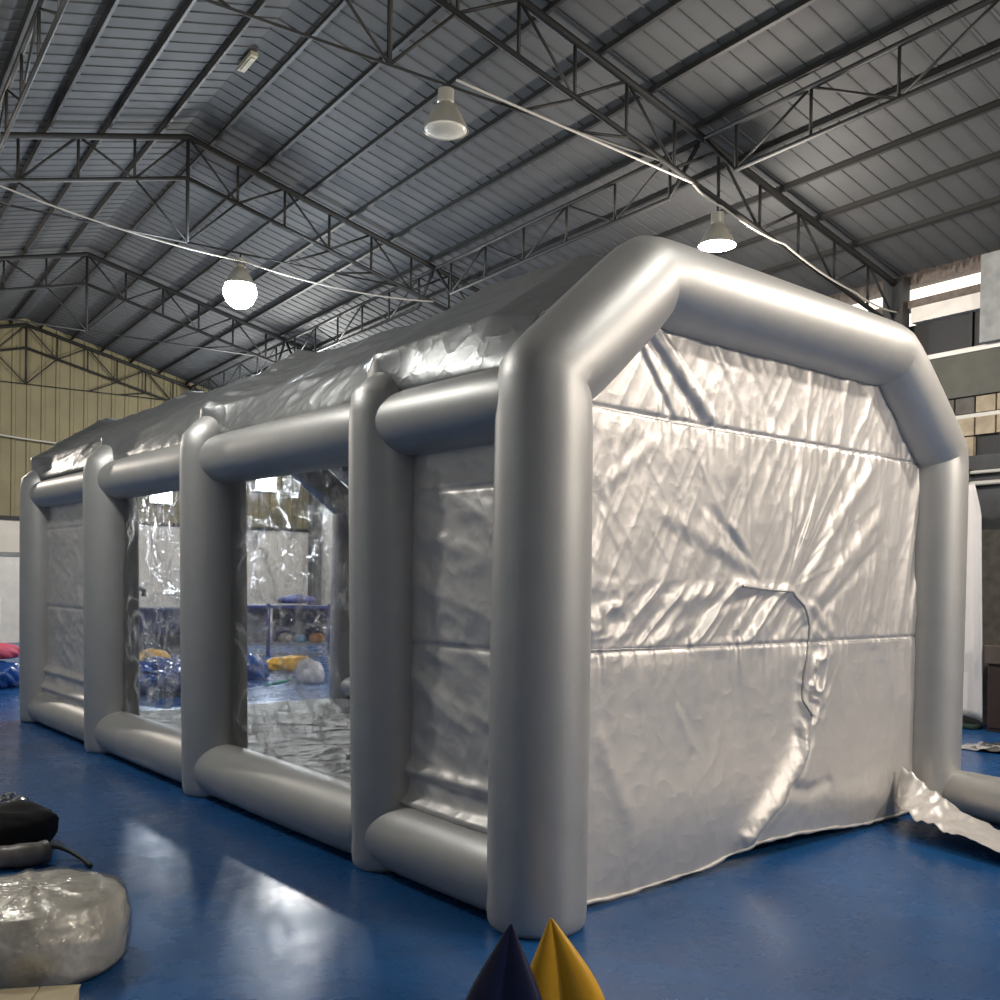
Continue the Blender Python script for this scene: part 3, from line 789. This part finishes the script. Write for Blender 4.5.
# loose flap lying out on the floor beside the right foot
def flap():
    nu, nv = 90, 34
    C = [Vector(p) for p in ((3.56, -0.05, 0.38), (3.52, -0.25, 0.24), (3.44, -0.50, 0.13), (3.30, -0.80, 0.06), (3.12, -1.15, 0.03), (2.95, -1.60, 0.02))]
    w0 = [0.14, 0.46, 0.56, 0.48, 0.32, 0.14]
    P = np.zeros((nu, nv, 3))
    for i in range(nu):
        t = i/(nu-1)*(len(C)-1); k = min(int(t), len(C)-2); f = t-k
        c = C[k].lerp(C[k+1], f); wd = w0[k]*(1-f)+w0[k+1]*f
        for j in range(nv):
            s = j/(nv-1)-0.5
            P[i, j] = (c.x+s*wd*1.1, c.y-s*wd*0.25, max(0.012, c.z*(1.0-1.5*abs(s))+0.0+0.16*wd*(0.5-s)))
    U = np.linspace(0, 12, nu)[:, None]; V = np.linspace(0, 3, nv)[None, :]
    P[:, :, 2] += 0.05*(ridge(U+V*0.3, V*1.2+0*U, 150, 2)-0.6)*np.linspace(1, 0.35, nu)[:, None]
    P[:, :, 2] = np.maximum(P[:, :, 2], 0.006)
    m = MB(); m.grid(P); o = m.build('curtain_flap', silver_thin, tent, True)
    sd = o.modifiers.new('thick', 'SOLIDIFY'); sd.thickness = 0.003; sd.offset = 1
flap()

# inflation duct leaving the right foot
mb = MB(); P = []; Rr = []
for k in range(30):
    u = k/29; P.append((4.10-0.50*u*u*0.9-0.10*u, -0.08-1.9*u, 0.17)); Rr.append(0.165*(0.86+0.14*min(1, u/0.08)**0.5))
mb.tube(P, Rr, 32); mb.build('inflation_duct', silver, tent, True)

# ------- side panels (silver cloth in bays 1 and 4, clear film in bays 2 and 3)
def panel(x, y0, y1, kind, sx, seed):
    nn, mm_ = (110, 170)
    ys = np.linspace(y0, y1, nn); zs = np.linspace(0.12, H-0.05, mm_)
    Yg, Zg = np.meshgrid(ys, zs, indexing='ij')
    u = (Yg-y0)/(y1-y0)
    if kind == 'cloth':
        d = (ridge(Yg*1.8+Zg*0.8, Zg*3.4-Yg*1.2, seed, 3)-1.0)*0.024*(1.0-0.35*Zg/H)
        d += (ridge(Yg*6, Zg*7, seed+5, 2)-0.9)*0.005
        d -= 0.014*np.exp(-((Zg-1.33)/0.014)**2) + 0.010*np.exp(-((Zg-2.2)/0.01)**2)
        d += 0.045*np.exp(-((Zg-0.42)/0.03)**2) + 0.035*np.exp(-((Zg-0.6)/0.035)**2)
        d += 0.05*np.exp(-((Zg-0.3)/0.2)**2)
        d = d*np.clip(np.minimum(u, 1-u)/0.08, 0.1, 1)
    else:
        e = np.minimum(u, 1-u)
        d = (ridge(Yg*2.2, Zg*2.0, seed, 3)-1.0)*0.014 + 0.03*np.exp(-e/0.14)*(ridge(Yg*3, Zg*7, seed+3, 2)-0.9)
        d += 0.045*np.exp(-((H-Zg)/0.6))*(ridge(Yg*5, Zg*3.5, seed+8, 3)-0.9)
        d += seg(Yg, Zg, y0+0.55*(y1-y0), 2.6, y0+0.6*(y1-y0), 1.7, 0.02, 0.03)
    P = np.stack([x+sx*d, Yg, Zg], -1)
    if sx < 0: P = P[::-1]
    m = MB(); m.grid(P)
    o = m.build('side_panel' if kind == 'cloth' else 'clear_window', silver_thin if kind == 'cloth' else clear, tent, True)
    if kind == 'film': o['label'] = 'clear plastic film window'
    return o
for sx, x in ((-1, 0.03), (1, W-0.03)):
    for i, kd in enumerate(('cloth', 'film', 'film', 'cloth')):
        panel(x, YS[i]+0.04, YS[i+1]-0.04, kd, sx, 200+i*13+(50 if sx > 0 else 0))
# rear film curtain
yg = 8.47; nn = 150; mm_ = 130
xs2 = np.linspace(0.12, W-0.12, nn); tt = np.linspace(0, 1, mm_); X2, T2 = np.meshgrid(xs2, tt, indexing='ij')
Z2 = 0.03+(ctop(X2)-0.05)*T2
d2 = (ridge(X2*2.2, Z2*1.2, 301, 3)-1.0)*0.03*(Z2/3)**2
m = MB(); m.grid(np.stack([X2, yg+d2, Z2], -1)); o = m.build('rear_window', clear, tent, True); o['label'] = 'clear film closing the rear end'
# ground sheet with wrinkles
nn, mm_ = 150, 260
X3, Y3 = np.meshgrid(np.linspace(0.15, W-0.15, nn), np.linspace(0.12, 8.42, mm_), indexing='ij')
Z3 = 0.012+0.045*np.clip(ridge(X3*1.1+Y3*0.7, Y3*0.8-X3*0.2, 320, 3)-1.05, 0, 1)*1.5
m = MB(); m.grid(np.stack([X3, Y3, Z3], -1)); m.build('ground_sheet', matcloth, tent, True)

# ------------------------------------------------------------------ loose things
def blob(name, mm, c, sx, sy_, sz, seed, amp=0.25, sub=4, smooth=True, fr=2.2, flat=True, parent=None, sharp=False):
    bm = bmesh.new(); bmesh.ops.create_icosphere(bm, subdivisions=sub, radius=1)
    co = np.array([v.co[:] for v in bm.verts])
    n1 = ridge(co[:, 0]*fr+co[:, 2]*fr*0.7+9, co[:, 1]*fr+co[:, 2]*fr*0.5+5, seed, 3)-1.0
    n2 = fbm(co[:, 0]*fr*0.6+3, co[:, 1]*fr*0.6+co[:, 2], seed+7, 3)-0.5
    for v, a, b in zip(bm.verts, n1, n2):
        v.co *= 1+amp*(a*0.6+b)
        v.co.x *= sx; v.co.y *= sy_; v.co.z = v.co.z*sz
        if flat: v.co.z = max(v.co.z, -sz*0.55)
    zmin = min(v.co.z for v in bm.verts)
    for v in bm.verts: v.co.z -= zmin
    me = bpy.data.meshes.new(name); bm.to_mesh(me); bm.free(); me.materials.append(mm)
    if smooth: me.polygons.foreach_set('use_smooth', [True]*len(me.polygons))
    o = bpy.data.objects.new(name, me); COL.objects.link(o); o.location = c
    if parent: o.parent = parent
    return o
foil = mat('shiny_foil', (0.75, 0.74, 0.72), metal=0.95, rough=0.18, bump=0.6, bscale=12)
blackcloth = mat('black_cloth', (0.008, 0.008, 0.009), rough=0.9, bump=0.3, bscale=40)
hosem = mat('dark_rubber', (0.02, 0.02, 0.022), rough=0.5)
greycloth = mat('grey_roll_cloth', (0.20, 0.185, 0.17), metal=0.3, rough=0.45, noise=0.3, nscale=14, bump=0.4, bscale=20)
navy = mat('navy_vinyl', (0.012, 0.014, 0.05), rough=0.28, bump=0.2, bscale=8)
yellow = mat('yellow_vinyl', (0.80, 0.42, 0.02), rough=0.3, bump=0.2, bscale=8)
bluev = mat('blue_vinyl', (0.02, 0.10, 0.38), rough=0.22, noise=0.3, nscale=4, bump=0.5, bscale=9, coat=0.6)
navyd = mat('dark_navy_cloth', (0.035, 0.04, 0.09), rough=0.7, noise=0.3, nscale=5)
greyd = mat('dark_grey_paint', (0.06, 0.06, 0.06), rough=0.6)
whitec = mat('white_cloth', (0.75, 0.72, 0.70), rough=0.7, bump=0.4, bscale=6)
cardb = mat('cardboard', (0.50, 0.42, 0.28), rough=0.8, noise=0.1, nscale=10)
green = mat('pale_green_hose', (0.10, 0.42, 0.28), rough=0.4)
pink = mat('pink_cloth', (0.70, 0.10, 0.16), rough=0.6)
olive = mat('brown_green_cloth', (0.18, 0.14, 0.03), rough=0.8)
rack_b = mat('blue_painted_steel', (0.06, 0.07, 0.22), rough=0.5)
greyp = mat('grey_board', (0.32, 0.32, 0.33), rough=0.7, noise=0.2, nscale=8)

# film wrapped roll, bottom left
inner_m = mat('packed_grey_cloth', (0.80, 0.77, 0.70), metal=0.2, rough=0.35, noise=0.35, nscale=6, bump=0.9, bscale=5, bdist=0.04)
def wrapped_roll():
    root = empty('wrapped_roll', (-2.05, 0.97, 0))
    def shell(dr, seed, amp):
        n = 96; prof = []
        R0, Ht = 0.385, 0.385
        pts = [(0.0, 0)]
        vs = []; fs = []
        pr = [(0.35, 0.004), (0.375, 0.03), (0.385, 0.10), (0.39, 0.18), (0.385, 0.22), (0.37, 0.27), (0.345, 0.30), (0.30, 0.32), (0.23, 0.332), (0.15, 0.338), (0.07, 0.34), (0.01, 0.34)]
        pp = []
        for a, b in zip(pr[:-1], pr[1:]):
            for k in range(4): pp.append((a[0]+(b[0]-a[0])*k/4, a[1]+(b[1]-a[1])*k/4))
        pp.append(pr[-1])
        for i, (r, z) in enumerate(pp):
            for k in range(n):
                a = 2*PI*k/n
                w_ = float(ridge(np.array(a*3.0+z*4), np.array(z*9+r*5), seed, 2))-0.9
                rr = r*(1+amp*w_*min(1, r/0.1))+dr
                zz = z+amp*0.5*w_+dr*(z > 0.28)
                vs.append((rr*math.cos(a), rr*math.sin(a), max(0.002, zz)))
        for i in range(len(pp)-1):
            for k in range(n):
                k2 = (k+1) % n; fs.append((i*n+k, i*n+k2, (i+1)*n+k2, (i+1)*n+k))
        fs.append(tuple((len(pp)-1)*n+k for k in range(n))); fs.append(tuple(range(n-1, -1, -1)))
        m = MB(); m.add(vs, fs); return m
    shell(0, 400, 0.025).build('packed_cloth', inner_m, root, True)
    shell(0.012, 410, 0.03).build('wrapping_film', wrapfilm, root, True)
    tag(root, 'squat round silver bundle wrapped in clear film in the lower left corner', 'wrapped bundle')
wrapped_roll()
m = MB(); m.box(-0.15, 0.15, -0.10, 0.10, 0, 0.07); m.box(-0.155, 0.0, -0.11, 0.11, 0.07, 0.076); m.box(0.004, 0.155, -0.11, 0.11, 0.07, 0.076)
tag(m.build('cardboard_box', cardb, loc=(-2.20, 0.42, 0), rz=-0.5, bevel=0.003), 'small plain cardboard box in front of the film wrapped bundle', 'box')
tag(blob('cloth_bundle', blackcloth, (-1.80, 2.98, 0), 0.42, 0.26, 0.19, 420, 0.28), 'black cloth bundle lying behind the thin grey roll', 'cloth bundle')
root = empty('rolled_cloth', (-1.75, 2.56, 0.0))
m = MB(); P = [(-0.8+0.98*k/20, -0.02+0.03*math.sin(k*0.6), 0.07) for k in range(21)]; m.tube(P, [0.066+0.004*math.sin(k*1.9) for k in range(21)], 22); m.build('roll', greycloth, root, True)
m = MB(); m.tube([(0.17, 0, 0.09), (0.21, 0.0, 0.088), (0.26, -0.01, 0.075), (0.31, -0.05, 0.05), (0.345, -0.12, 0.025), (0.355, -0.2, 0.015), (0.35, -0.3, 0.014)], 0.013, 8); m.build('cord', hosem, root, True)
tag(root, 'thin grey cloth roll with a dark cord in front of the black bundle', 'cloth roll')
for k, (x, y, sx, mm2, lab) in enumerate([(-1.80, 4.22, 0.24, foil, 'larger crumpled shiny foil heap near the left edge'), (-1.38, 4.10, 0.12, foil, 'small crumpled foil scrap right of the foil heap'),
                                         (-1.52, 4.60, 0.09, mat('orange_wrap', (0.55, 0.25, 0.08), rough=0.4), 'small orange wrapper behind the foil scraps')]):
    o = blob('foil_scrap' if mm2 is foil else 'orange_wrapper', mm2, (x, y, 0), sx, sx*0.8, sx*0.55, 430+k, 0.9, 4, False, 3.5)
    tag(o, lab, 'scrap', 'crumpled scraps on the floor' if mm2 is foil else None)

# two pointed tips at the bottom edge
def fin(name, c, hgt, w_, mm2, lab, lean):
    root = None
    n = 24; vs = []; fs = []
    rings = 16
    for i in range(rings+1):
        t = i/rings; r = w_*(1-t)**0.85*(1+0.25*math.sin(PI*t)) + 0.004
        cx = lean*t**1.5
        for k in range(n):
            a = 2*PI*k/n; q = 0.35+0.65*abs(math.cos(a))**0.5
            vs.append((cx+r*math.cos(a), 0.45*r*math.sin(a)*q, hgt*t))
    for i in range(rings):
        for k in range(n):
            k2 = (k+1) % n; fs.append((i*n+k, i*n+k2, (i+1)*n+k2, (i+1)*n+k))
    fs.append(tuple(range(n-1, -1, -1))); fs.append(tuple(rings*n+k for k in range(n)))
    m = MB(); m.add(vs, fs); o = m.build(name, mm2, loc=c, rz=-0.70, smooth='auto'); tag(o, lab, 'inflatable tip'); return o
fin('inflatable_cone', (-0.96, -0.90, 0), 0.462, 0.17, navy, 'dark navy pointed inflatable tip at the foot of the nearest column', 0.03)
fin('inflatable_cone', (-0.64, -0.90, 0), 0.415, 0.17, yellow, 'yellow pointed inflatable tip right of the navy one', -0.06)

# ---- background behind the tent
# rack with blue top behind the windows
def rack():
    root = empty('storage_rack', (6.75, 15.6, 0), -0.55)
    Wd, Dp, Ht = 2.1, 0.6, 1.12
    for sx in (-1, 1):
        for sy2 in (0, 1):
            m = MB(); m.box(sx*Wd/2-0.04, sx*Wd/2+0.04, sy2*Dp-0.03, sy2*Dp+0.03, 0, Ht); m.build('post', rack_b, root)
    m = MB(); m.box(-0.08-0.2, -0.2, -0.03, 0.03, 0, Ht); m.build('post', rack_b, root)
    for z in (0.22, 1.02):
        m = MB(); m.box(-Wd/2, Wd/2, -0.03, Dp+0.03, z, z+0.06); m.build('shelf', rack_b if z > 1 else greyp, root)
    m = MB(); m.box(-Wd/2, -0.3, Dp-0.02, Dp, 0.28, 1.02); m.build('side_board', greyp, root)
    m = MB(); m.box(-0.2, Wd/2, Dp-0.02, Dp, 0.28, 1.02); m.build('back_board', navyd, root)
    tag(root, 'blue steel storage rack with a grey board, seen through the clear window', 'storage rack')
    return root
rack()
def rk(x, y): 
    c, s = math.cos(-0.55), math.sin(-0.55); return (6.75+c*x-s*y, 15.6+s*x+c*y)
bx = [(0.10, 0.25, 0.28, (0.35, 0.30, 0.2), 0.16, 'beige parcel on the lower shelf of the blue rack'), (0.42, 0.2, 0.28, (0.05, 0.25, 0.45), 0.14, 'light blue parcel on the lower shelf of the blue rack'),
      (0.78, 0.25, 0.28, (0.45, 0.18, 0.04), 0.17, 'orange brown parcel on the lower shelf of the blue rack')]
for k, (a, b, z, c_, s_, lab) in enumerate(bx):
    px_, py_ = rk(a, b); o = blob('wrapped_parcel', mat('parcel_%s' % lab.split()[0], c_, rough=0.5), (px_, py_, z+0.003), s_, s_, s_*0.8, 450+k, 0.2, 3); tag(o, lab, 'parcel', 'parcels on the blue rack')
px_, py_ = rk(0.35, 0.3); o = blob('cloth_bundle', rack_b, (px_, py_, 1.125), 0.45, 0.25, 0.12, 460, 0.25, 3); tag(o, 'flat blue bundle on top of the blue rack', 'cloth bundle')
# white sack on olive stand beside the rack
root = empty('garment_stand', (7.25, 13.9, 0))
m = MB(); m.box(-0.14, 0.14, -0.12, 0.12, 0.0, 0.55); m.build('lower_box', olive, root, bevel=0.03)
m = MB(); m.lathe([(0.13, 0.55), (0.16, 0.7), (0.19, 0.95), (0.21, 1.15), (0.16, 1.22), (0.05, 1.26)], 20); m.build('white_cover', whitec, root, True)
tag(root, 'upright white covered shape on a brown base, right of the blue rack', 'covered stand')
tag(blob('white_roll', whitec, (4.66, 10.55, 0), 0.20, 0.30, 0.24, 470, 0.2, 4), 'rounded white bundle standing behind the rear arch', 'bundle')
tag(blob('yellow_inflatable', yellow, (5.40, 12.6, 0), 0.46, 0.28, 0.17, 480, 0.3, 4), 'flat yellow inflatable piece in front of the blue rack', 'inflatable piece')
tag(blob('blue_bundle', bluev, (4.0, 11.5, 0), 0.40, 0.35, 0.26, 490, 0.45, 4), 'glossy blue vinyl bundle left of the yellow piece by the rack', 'vinyl bundle')
cable('garden_hose', [(3.75, 10.35, 0.02), (4.1, 10.6, 0.02), (4.5, 10.9, 0.02), (4.75, 11.5, 0.02)], 0.02, green, 'pale green strip lying on the blue floor behind the tent', 'hose')
# window one: yellow piece, blue pile, navy bench, machine
tag(blob('yellow_inflatable', yellow, (3.25, 13.6, 0), 0.30, 0.26, 0.26, 500, 0.2, 4), 'rounded yellow inflatable piece on the blue wrapped pile', 'inflatable piece')
tag(blob('wrapped_pile', bluev, (2.45, 10.7, 0), 0.75, 0.9, 0.30, 510, 0.6, 5), 'wide pile of blue vinyl in clear wrap behind the tent', 'vinyl pile')
root = empty('work_bench', (4.45, 17.0, 0), -0.3)
m = MB(); m.box(-1.0, 0.9, 0, 0.7, 0.45, 1.0); m.build('bench_cover', navyd, root, bevel=0.04)
m = MB(); m.box(-1.0, 0.9, 0.05, 0.65, 0.0, 0.45); m.build('bench_base', greyd, root)
tag(root, 'long bench under a dark navy cover near the far wall', 'bench')
root = empty('sewing_machine', (4.05, 17.3, 1.0), -0.3)
m = MB(); m.box(-0.12, 0.12, -0.1, 0.1, 0, 0.32); m.build('machine_body', greyd, root, bevel=0.03)
m = MB(); m.tube([(0.05, 0, 0.30), (0.25, 0, 0.42), (0.38, 0, 0.36), (0.36, 0, 0.24)], 0.05, 10); m.build('machine_arm', greyd, root, True)
m = MB(); m.tube([(-0.02, 0, 0.3), (-0.04, 0, 0.62)], 0.025, 8); m.build('thread_stand', greyd, root, True)
tag(root, 'dark grey machine with a curved arm on the navy bench', 'machine')
m = MB(); m.add([(-0.4, 0, 0), (0.4, 0, 0), (0.4, 0.5, 0), (-0.4, 0.5, 0), (-0.3, 0.05, 0.75), (0.4, 0.05, 0.95), (0.4, 0.45, 0.95), (-0.3, 0.45, 0.75)], [(0, 3, 2, 1), (4, 5, 6, 7), (0, 1, 5, 4), (1, 2, 6, 5), (2, 3, 7, 6), (3, 0, 4, 7)])
tag(m.build('equipment_case', blacky, loc=(5.75, 17.3, 0), rz=-0.3, bevel=0.03), 'black sloping equipment case at the right end of the navy bench', 'case')
# far left edge: rack of garments, pink and blue bundles
root = empty('garment_rack', (0.80, 15.2, 0), -0.6)
m = MB(); m.tube([(-1.2, 0, 0), (-1.2, 0, 1.25), (0.35, 0, 1.25), (0.35, 0, 0)], 0.025, 8); m.build('rail', whitec, root, True)
for k in range(9):
    x = -1.1+k*0.16
    Ug, Vg = np.meshgrid(np.linspace(0, 1, 8), np.linspace(0, 1, 20), indexing='ij')
    P = np.stack([x+0.03*np.sin(Vg*6+k)+0.02*Ug, -0.22+0.44*Ug, 1.22-Vg*(0.9+0.1*((k*7) % 3))], -1)
    m = MB(); m.grid(P); o = m.build('hanging_cloth', [mat('dotted_cloth', (0.4, 0.3, 0.28), rough=0.8, col2=(0.03, 0.02, 0.05), nscale=22), navyd, whitec, mat('dusty_rose_cloth', (0.35, 0.2, 0.17), rough=0.8)][k % 4], root, True)
    sd = o.modifiers.new('t', 'SOLIDIFY'); sd.thickness = 0.03
tag(root, 'low rack hung with dark and dusty pink cloths at the left edge', 'garment rack')
tag(blob('pink_bundle', pink, (0.50, 12.5, 0.42), 0.30, 0.30, 0.15, 520, 0.2, 4), 'pink cloth bundle on a blue plastic heap at the left edge', 'cloth bundle')
tag(blob('blue_bundle', bluev, (0.45, 12.4, 0), 0.40, 0.38, 0.26, 530, 0.4, 4), 'blue plastic heap under the pink bundle at the left edge', 'vinyl bundle')

# right side: hanging white sheet and foil on the floor
Ug, Vg = np.meshgrid(np.linspace(0, 1, 50), np.linspace(0, 1, 30), indexing='ij')
yy = 2.60+0.9*Ug-0.16*(np.clip(Vg*8, 0, 1)*0.5+Vg*0.5)*(1-Ug); 
P = np.stack([8.55+0.04*np.sin(Ug*17)+0.0*Vg, yy, 2.95-Vg*(2.86-0.25*Ug)], -1)
m = MB(); m.grid(P[::-1]); o = m.build('hanging_sheet', whitec, smooth=True, rz=HR); sd = o.modifiers.new('t', 'SOLIDIFY'); sd.thickness = 0.01
tag(o, 'tall white sheet hanging from the wall pipes right of the tent', 'sheet')
m = MB(); m.box(8.40, 8.62, 2.47, 3.5, 0.0, 0.05)
tag(m.build('ground_pad', mat('dark_green_pad', (0.01, 0.03, 0.02), rough=0.8), rz=HR, bevel=0.02), 'dark green strip on the floor under the white sheet', 'pad')
nn, mm_ = 60, 40
U4, V4 = np.meshgrid(np.linspace(0, 1, nn), np.linspace(0, 1, mm_), indexing='ij')
X4 = 7.1+1.3*U4+0.1*(vn(V4*5, U4*5, 540)-0.5); Y4 = 0.3+1.0*V4-0.5*U4+0.1*(vn(U4*6, V4*3, 541)-0.5)
Z4 = 0.01+0.07*np.clip(ridge(U4*5, V4*4, 545, 2)-0.7, 0, 1)
m = MB(); m.grid(np.stack([X4, Y4, Z4], -1)); tag(m.build('foil_sheet', foil, smooth=True), 'crinkled silver foil sheet on the floor at the right edge', 'foil sheet')
